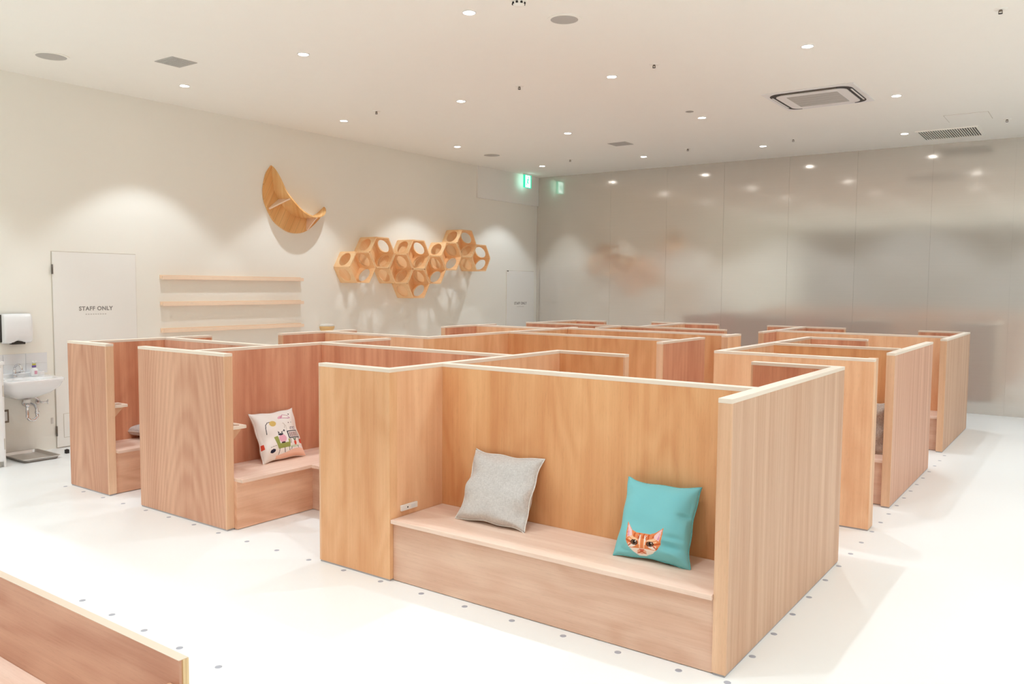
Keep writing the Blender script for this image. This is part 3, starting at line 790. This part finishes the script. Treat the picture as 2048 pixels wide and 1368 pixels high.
# ------------------------------------------------------------------ left wall fittings
# picture ledges
for z, lb in ((1.757, 'top'), (1.462, 'middle'), (1.165, 'bottom')):
    t = thing('picture_ledge', '%s of the three pale wooden picture ledges on the left wall' % lb, 'wall shelf', (WX, 6.1, z), 'picture ledges')
    MB().box(WX+.001, WX+.012, 5.13, 7.10, z-.045, z+.004, .001).build('back_board', 'rail_pine', t)
    MB().box(WX+.011, WX+.062, 5.13, 7.10, z-.046, z-.028, .001).build('ledge_board', 'rail_pine', t)
    MB().box(WX+.055, WX+.067, 5.128, 7.102, z-.046, z-.006, .0015).build('front_lip', 'rail_pine', t)
# crescent shelf
def resample(p, n):
    # Catmull-Rom through the points, then equal arc lengths
    q = []
    P = [p[0]] + list(p) + [p[-1]]
    for i in range(1, len(P)-2):
        for k in range(16):
            t = k/16; a, b, c, d = P[i-1], P[i], P[i+1], P[i+2]
            q.append(tuple(.5*((2*b[j])+(-a[j]+c[j])*t+(2*a[j]-5*b[j]+4*c[j]-d[j])*t*t+(-a[j]+3*b[j]-3*c[j]+d[j])*t**3) for j in (0, 1)))
    q.append(p[-1])
    L = [0]
    for a, b in zip(q, q[1:]): L.append(L[-1]+math.dist(a, b))
    out = []; k = 0
    for i in range(n+1):
        s = L[-1]*i/n
        while k < len(L)-2 and L[k+1] < s: k += 1
        f = (s-L[k])/max(1e-9, L[k+1]-L[k]); out.append(tuple(q[k][j]+(q[k+1][j]-q[k][j])*f for j in (0, 1)))
    return out
OUT = resample([(6.646, 3.142), (6.576, 3.053), (6.540, 2.952), (6.518, 2.813), (6.545, 2.663), (6.657, 2.476), (6.778, 2.386), (6.932, 2.329), (7.102, 2.334), (7.256, 2.407), (7.436, 2.566), (7.500, 2.701)], 60)
INN = resample([(6.650, 3.142), (6.672, 2.969), (6.700, 2.83), (6.776, 2.715), (6.896, 2.605), (7.05, 2.548), (7.22, 2.548), (7.37, 2.60), (7.502, 2.701)], 60)
CR = thing('crescent_shelf', 'wooden crescent moon wall shelf with small inner shelves', 'wall shelf', (WX, 7.0, 2.7))
def dep(i): return .012+.285*math.sin(PI*i/60)**.65
def shell(curve, sgn, name):
    m = MB(); bm = m.bm; rows = []
    for i, p in enumerate(curve):
        a = curve[max(0, i-1)]; b = curve[min(60, i+1)]; tx, tz = b[0]-a[0], b[1]-a[1]; l = math.hypot(tx, tz); nx, nz = -tz/l*sgn, tx/l*sgn
        w = .016*min(1, .15+3*math.sin(PI*i/60)); d = dep(i); q = (p[0]+nx*w, p[1]+nz*w)
        rows.append([bm.verts.new((WX+.001, p[0], p[1])), bm.verts.new((WX+d, p[0], p[1])), bm.verts.new((WX+d, q[0], q[1])), bm.verts.new((WX+.001, q[0], q[1]))])
    for A, B2 in zip(rows, rows[1:]):
        for j in range(4): bm.faces.new((A[j], B2[j], B2[(j+1) % 4], A[(j+1) % 4]))
    bm.faces.new(rows[0]); bm.faces.new(rows[-1])
    return m.build(name, 'pine_moon', CR)
shell(INN, -1, 'curved_seat')
m = MB(); bm = m.bm
ro = [bm.verts.new((WX+.026, *p)) for p in OUT]; ri = [bm.verts.new((WX+.026, *p)) for p in INN]
so = [bm.verts.new((WX+.0015, *p)) for p in OUT]; si = [bm.verts.new((WX+.0015, *p)) for p in INN]
for i in range(60):
    bm.faces.new((ro[i], ro[i+1], ri[i+1], ri[i])); bm.faces.new((so[i], si[i], si[i+1], so[i+1]))
    bm.faces.new((ro[i], so[i], so[i+1], ro[i+1]))
m.build('back_board', 'pine_planks', CR)
for i in (20, 44):
    I, O_ = Vector(INN[i]), Vector(OUT[i]); e = O_-I; n_ = Vector((-e.y, e.x)).normalized()*.008
    I = I+e*.06; E_ = I+e*.86; d = dep(i)-.02
    m = MB(); bm = m.bm; v = []
    for sg in (-1, 1):
        v.append([bm.verts.new((WX+x, p.x+sg*n_.x, p.y+sg*n_.y)) for x, p in ((.0262, I), (d, I), (d*.8, I+e*.18), (.05, E_), (.0262, E_))])
    bm.faces.new(v[0][::-1]); bm.faces.new(v[1])
    for k in range(5): bm.faces.new((v[0][k], v[0][(k+1) % 5], v[1][(k+1) % 5], v[1][k]))
    m.build('support_rib', 'rail_pine', CR)
# hexagon boxes
HD = .315; HR = .2455
LBL = {(0, 0): 'lowest at the left end of the honeycomb', (1, 1): 'second from the left, upper, in the honeycomb', (2, 0): 'third from the left, lower, between two upper boxes', (3, 1): 'upper box in the middle of the honeycomb', (3, -1): 'lowest box of the honeycomb, hanging below the middle',
       (4, 0): 'lower box right of the lowest one', (5, 1): 'upper box left of the topmost one', (6, 2): 'topmost box of the honeycomb', (7, 1): 'rightmost box of the honeycomb'}
hx0 = None
for (c, r), lb in LBL.items():
    y, z = 7.914+.3745*c, 1.908+.2135*r
    if hx0 is None:
        hx0 = thing('hexagon_box', '', 'cat wall box', (WX, y, z), 'hexagon cat boxes')
        for k in range(6):
            a = k*PI/3+PI/6                                                        # outward direction of this side
            n2 = Vector((0, math.cos(a), math.sin(a))); e2 = Vector((0, -math.sin(a), math.cos(a))); x2 = Vector((1, 0, 0))
            ap = HR*math.sqrt(3)/2; ctr = Vector((WX, y, z)) + n2*ap
            m = MB(); bm = m.bm; N = 40; R0 = .1; thk = .016
            hw = HR/2; cx = .0005+(HD-.0005)/2
            def ring(off, hole):
                vs = []
                w2 = hw-off/math.sqrt(3)
                for i in range(N):
                    t_ = 2*PI*i/N+PI/4; cc, ss = math.cos(t_), math.sin(t_)
                    if hole: p = (R0*cc, R0*ss)
                    else:
                        q = min(((HD-.0005)/2)/abs(cc) if abs(cc) > 1e-6 else 9, w2/abs(ss) if abs(ss) > 1e-6 else 9); p = (q*cc, q*ss)
                    vs.append(bm.verts.new(ctr + x2*(cx+p[0]) + e2*p[1] - n2*off))
                return vs
            A, Bq, C2, D2 = ring(0, False), ring(0, True), ring(thk, False), ring(thk, True)
            for i in range(N):
                j = (i+1) % N
                bm.faces.new((A[i], A[j], Bq[j], Bq[i])); bm.faces.new((C2[i], D2[i], D2[j], C2[j]))
                bm.faces.new((A[i], C2[i], C2[j], A[j])); bm.faces.new((Bq[i], Bq[j], D2[j], D2[i]))
            m.build('side_panel', 'pine', hx0)
        ap = HR-.018
        MB().prism([(y+ap*math.cos(k*PI/3), z+ap*math.sin(k*PI/3)) for k in range(6)], 'x', WX+.005, WX+.013).build('back_panel', 'pine', hx0)
        t = hx0
    else:
        t = copy_tree(hx0); t.location = (WX, y, z)
    t['label'] = 'pine hexagon box with round holes, ' + lb
# small half bowl
t = thing('wall_bowl', 'small pale wooden half bowl step on the left wall below the hexagon boxes', 'cat step', (WX, 7.53, 1.05))
m = MB(); bm = m.bm; rows = []
for i in range(9):
    a = i/8*PI/2; rr = .115*(.45+.55*math.sin(a)); zz = 1.035+.075*(1-math.cos(a))/1.0
    rows.append([bm.verts.new((WX+.001+rr*math.sin(PI*k/20), 7.53-rr*math.cos(PI*k/20), zz)) for k in range(21)])
for A, B2 in zip(rows, rows[1:]):
    for k in range(20):
        f = bm.faces.new((A[k], A[k+1], B2[k+1], B2[k])); f.smooth = True
    bm.faces.new((A[20], A[0], B2[0], B2[20]))
bm.faces.new(rows[0]); bm.faces.new(rows[-1])
m.build('bowl', 'bowl_wood', t)
m = MB(); bm = m.bm; rows = []
for q, zz in ((.112, 1.1105), (.112, 1.128), (.09, 1.140), (.02, 1.143)):
    rows.append([bm.verts.new((WX+.001+q*math.sin(PI*k/20), 7.53-q*math.cos(PI*k/20), zz)) for k in range(21)])
for A, B2 in zip(rows, rows[1:]):
    for k in range(20):
        f = bm.faces.new((A[k], A[k+1], B2[k+1], B2[k])); f.smooth = True
    bm.faces.new((A[20], A[0], B2[0], B2[20]))
bm.faces.new(rows[0]); bm.faces.new(rows[-1])
m.build('cushion_pad', 'cushion_white', t)

# towel dispenser
t = thing('towel_dispenser', 'white paper towel dispenser on the wall above the washbasin', 'towel dispenser', (WX, 3.615, 1.23))
MB().box(WX+.0003, WX+.035, 3.487, 3.742, 1.095, 1.355, .002).build('back_plate', 'dark', t)
m = MB(); bm = m.bm; prof = [(.022, 1.075), (.075, 1.082), (.098, 1.10), (.104, 1.16), (.106, 1.28), (.098, 1.335), (.075, 1.362), (.022, 1.365)]
rows = []
N = 16
for k in range(N+1):
    y = 3.495+.25*k/N; s = (k/N-.5)*2
    rw = []
    for i, (d, z) in enumerate(prof):
        zz = z
        if i < 3: zz = z + .030*math.exp(-(s/.28)**2) - .006*math.cos(s*PI)
        edge = 1-.10*abs(s)**8
        rw.append(bm.verts.new((WX+.022+(d-.022)*edge, y, zz)))
    rows.append(rw)
for A, B2 in zip(rows, rows[1:]):
    for j in range(len(prof)-1):
        f = bm.faces.new((A[j], B2[j], B2[j+1], A[j+1])); f.smooth = True
bm.faces.new(rows[0]); bm.faces.new(rows[-1][::-1])
bmesh.ops.bevel(bm, geom=[e for e in bm.edges if len(e.link_faces) == 1 or any(len(f.verts) > 4 for f in e.link_faces)], offset=.004, segments=2, affect='EDGES')
m.build('cover', 'white_gloss', t)
MB().box(WX+.03, WX+.085, 3.56, 3.68, 1.072, 1.10).build('towel_slot', 'dark', t)

# splash tiles behind the basin
m = MB()
for r_ in range(2):
    for c_ in range(3):
        y0 = 3.309+.201*c_; m.box(WX+.001, WX+.009, y0+.001, y0+.200, .775+.1*r_, .874+.1*r_, .0015)
tag(m.build('splash_tiles', 'tile_white', origin=(WX, 3.56, .775)), 'white glazed splashback tiles on the wall behind the washbasin', 'tiles')

# washbasin
BX1 = -8.03; by0, by1 = 3.335, 3.90; bz = .757
W_ = thing('washbasin', 'white ceramic wall hung washbasin at the left edge', 'washbasin', (WX, 3.61, bz))
m = MB(); bm = m.bm
def brow(z, s, sx, off=0):
    pts = []
    cy = (by0+by1)/2; hy = (by1-by0)/2*s; dx = (BX1-WX-.002)*sx
    for k in range(33):
        a = PI*k/32
        c, s_ = math.cos(a), math.sin(a)
        ex = .24
        pts.append((WX+.0012+dx*(abs(s_)**ex), cy-hy*(math.copysign(abs(c)**ex, c)), z))
    return [bm.verts.new(p) for p in pts]
prof = [(bz-.205, .22, .42), (bz-.185, .38, .56), (bz-.14, .66, .80), (bz-.085, .88, .93), (bz-.04, .955, .975), (bz-.026, 1.0, 1.0), (bz-.006, 1.0, 1.0), (bz, .985, .99)]
rows = [brow(*p) for p in prof]
for A, B2 in zip(rows, rows[1:]):
    for k in range(32):
        f = bm.faces.new((A[k], A[k+1], B2[k+1], B2[k])); f.smooth = True
    bm.faces.new((A[32], A[0], B2[0], B2[32]))
bm.faces.new(rows[0])
# bowl recess
cy = (by0+by1)/2; cx = WX+.27
top = rows[-1]
inn = []
for z, r_ in ((bz-.001, 1.0), (bz-.02, .93), (bz-.075, .80), (bz-.115, .5), (bz-.122, .12)):
    inn.append([bm.verts.new((cx+.145*r_*math.cos(2*PI*k/32), cy+.215*r_*math.sin(2*PI*k/32), z)) for k in range(32)])
for A, B2 in zip(inn, inn[1:]):
    for k in range(32):
        f = bm.faces.new((A[k], A[(k+1) % 32], B2[(k+1) % 32], B2[k])); f.smooth = True
bm.faces.new(inn[-1])
edges = [bm.edges.get((top[k], top[k+1])) for k in range(32)] + [bm.edges.get((top[32], top[0]))] + [bm.edges.get((inn[0][k], inn[0][(k+1) % 32])) for k in range(32)]
bmesh.ops.triangle_fill(bm, use_beauty=True, edges=[e for e in edges if e])
m.build('basin', 'white_gloss', W_)
MB().box(WX+.0095, WX+.05, by0+.035, by1-.035, bz-.004, bz+.036, .008).build('back_rim', 'white_gloss', W_)
fc = MB().cyl((WX+.085, 3.575), .024, 'z', bz, bz+.012, 20).cyl((WX+.085, 3.575), .017, 'z', bz+.01, bz+.075, 20)
fpts = [(WX+.085, 3.575, bz+.07)] + [(WX+.135-.05*math.cos(a), 3.575+.02*math.sin(a/2), bz+.085+.04*math.sin(a)) for a in [k*PI/10 for k in range(11)]] + [(WX+.186, 3.598, bz+.066)]
fc.tube(fpts, .011, 12)
fc.build('tap', 'chrome', W_)
MB().tube([(WX+.075, 3.60, bz+.045), (WX+.11, 3.632, bz+.05), (WX+.13, 3.65, bz+.052)], .008, 10).build('tap_lever', 'chrome', W_)
# waste trap and stop valve
MB().cyl((WX+.24, 3.61), .03, 'z', bz-.235, bz-.20, 20).build('waste_collar', 'pipe_white', W_)
pts = [(WX+.24, 3.61, bz-.23), (WX+.24, 3.61, bz-.36)] + [(WX+.24-.0*a, 3.61+.045-.045*math.cos(a), bz-.36-.045*math.sin(a)) for a in [k*PI/10 for k in range(1, 10)]] + [(WX+.235, 3.70, bz-.36), (WX+.23, 3.70, bz-.30)] + [(WX+.19-.0*k, 3.70, bz-.27) for k in range(1)] + [(WX+.10, 3.70, bz-.265), (WX+.004, 3.70, bz-.265)]
MB().tube(pts, .015, 14).build('trap_pipe', 'chrome', W_)
MB().cyl((3.70, bz-.265), .034, 'x', WX+.001, WX+.012, 24, .026).build('wall_flange', 'chrome', W_)
m = MB().cyl((WX+.24, 3.61), .021, 'z', bz-.268, bz-.245, 16).cyl((WX+.235, 3.70), .021, 'z', bz-.345, bz-.325, 16)
m.build('trap_nut', 'chrome', W_)
m = MB().tube([(WX+.08, 3.62, bz-.19), (WX+.08, 3.66, bz-.19), (WX+.075, 3.74, bz-.20), (WX+.06, 3.80, bz-.24), (WX+.05, 3.815, bz-.262)], .007, 10)
m.build('supply_pipe', 'chrome', W_)
m = MB().cyl((3.815, bz-.265), .026, 'x', WX+.001, WX+.012, 20, .02).tube([(WX+.01, 3.815, bz-.265), (WX+.085, 3.815, bz-.265)], .012, 12).tube([(WX+.085, 3.80, bz-.265), (WX+.085, 3.87, bz-.262)], .009, 10).tube([(WX+.085, 3.87, bz-.285), (WX+.085, 3.87, bz-.24)], .006, 8)
m.build('stop_valve', 'chrome', W_)
# soap bottle
sb = thing('soap_bottle', 'white soap pump bottle with purple and yellow label on the washbasin', 'soap bottle', (WX+.10, 3.745, bz))
MB().lathe((WX+.10, 3.745, bz), [(0, .001), (.034, .001), (.036, .006), (.036, .062), (.030, .074), (.017, .082), (.016, .086), (0, .086)], 28).build('bottle', 'white_gloss', sb)
MB().lathe((WX+.10, 3.745, bz), [(.0168, .086), (.0188, .088), (.0188, .104), (.0168, .106), (0, .106)], 24).build('collar', 'purple', sb)
m = MB().cyl((WX+.10, 3.745), .012, 'z', bz+.106, bz+.128, 16).box(WX+.085, WX+.135, 3.735, 3.758, bz+.138, bz+.150, .003).cyl((WX+.10, 3.745), .016, 'z', bz+.128, bz+.150, 20)
m.build('pump', 'white_plastic', sb)
MB().ring((WX+.10, 3.745), .0125, .0165, bz+.108, bz+.124).build('yellow_band', 'yellow', sb)
MB().box(WX+.132, WX+.1375, 3.733, 3.757, bz+.022, bz+.055, .001).build('label_patch', 'pink_print', sb)
# plate, tray, stopper, mark
t = thing('outlet_plate', 'metal framed outlet plate low on the wall under the washbasin', 'outlet', (WX, 3.50, .38))
MB().box(WX+.001, WX+.008, 3.455, 3.545, .32, .445, .002).build('frame', 'plate_frame', t)
MB().box(WX+.007, WX+.011, 3.470, 3.530, .338, .427, .0015).build('insert', 'white_plastic', t)
t = thing('drip_tray', 'shallow stainless steel tray on the floor under the washbasin', 'tray', (-8.22, 3.61, 0))
m = MB(); bm = m.bm
x0, x1, y0, y1 = -8.455, -7.975, 3.455, 3.775
rows = []
for i, (z, e) in enumerate(((.001, -.014), (.030, 0), (.033, .008), (.030, .010), (.028, .002), (.005, -.012))):
    rows.append([bm.verts.new((p[0], p[1], z)) for p in rrect(x0-e, x1+e, y0-e, y1+e, .03, 5)])
for A, B2 in zip(rows, rows[1:]):
    n = len(A)
    for k in range(n): bm.faces.new((A[k], A[(k+1) % n], B2[(k+1) % n], B2[k]))
bm.faces.new(rows[0]); bm.faces.new(rows[-1])
m.build('tray_pan', 'steel_tray', t)
t = thing('door_stop', 'small black door stop on the floor in front of the staff door', 'door stop', (-8.15, 3.93, 0))
MB().box(-8.165, -8.135, 3.905, 3.94, 0, .038, .004).build('block', 'black', t)
MB().cyl((-8.15, 3.9225), .009, 'z', .038, .041, 12).build('screw_cap', 'dark', t)
tag(MB().box(WX+.001, WX+.003, 3.936, 3.956, .255, .315, .0005).build('wall_sticker', 'letter_faint', origin=(WX, 3.946, .28)), 'tiny pale sticker on the wall beside the staff door hinge', 'sticker')
# white cabinet at the left edge
t = thing('white_cabinet', 'tall white counter cabinet cut off by the left edge, beside the washbasin', 'cabinet', (-8.2, 3.0, 0))
MB().box(WX+.001, -7.972, 2.55, 3.30, .05, .925).box(WX+.001, -7.972, 3.282, 3.30, 0, .05).build('carcass', 'white_plastic', t)
MB().box(WX+.001, -7.955, 2.54, 3.307, .925, .955, .003).build('countertop', 'white_gloss', t)
MB().box(-7.9715, -7.957, 2.60, 3.283, .06, .90, .002).build('door', 'white_gloss', t)
for z in (.16, .64): MB().box(-7.972, -7.956, 3.284, 3.292, z, z+.10).build('hinge', 'gap_grey', t)
MB().box(WX+.001, -7.99, 2.56, 3.281, 0, .05).build('toe_kick', 'grey_mesh', t)

# ------------------------------------------------------------------ camera, world, view
cam = bpy.data.cameras.new('camera'); co = bpy.data.objects.new('camera', cam); COL.objects.link(co)
r = Vector((0.81274996, 0.58255412, 0.00825893)); u = Vector((-0.0457656, 0.04970512, 0.99771484)); f = Vector((-0.58081238, 0.81127067, -0.06705877))
co.matrix_world = Matrix(((r.x, u.x, -f.x, 0), (r.y, u.y, -f.y, 0), (r.z, u.z, -f.z, 1.66), (0, 0, 0, 1)))
cam.sensor_width = 36; cam.sensor_fit = 'HORIZONTAL'; cam.lens = 1641.42278/2048*36; cam.clip_end = 100; cam.clip_start = .05
S.camera = co
w = bpy.data.worlds.new('world'); S.world = w; w.use_nodes = True
w.node_tree.nodes['Background'].inputs[0].default_value = (1, .97, .93, 1); w.node_tree.nodes['Background'].inputs[1].default_value = .3
S.view_settings.view_transform = 'Standard'; S.view_settings.look = 'None'; S.view_settings.gamma = 1; S.view_settings.use_curve_mapping = False
S.view_settings.exposure = 0.17
S.cycles.use_denoising = True
S.cycles.max_bounces = 10; S.cycles.diffuse_bounces = 7; S.cycles.glossy_bounces = 4
S.cycles.sample_clamp_indirect = 8
S.cycles.caustics_reflective = False; S.cycles.caustics_refractive = False
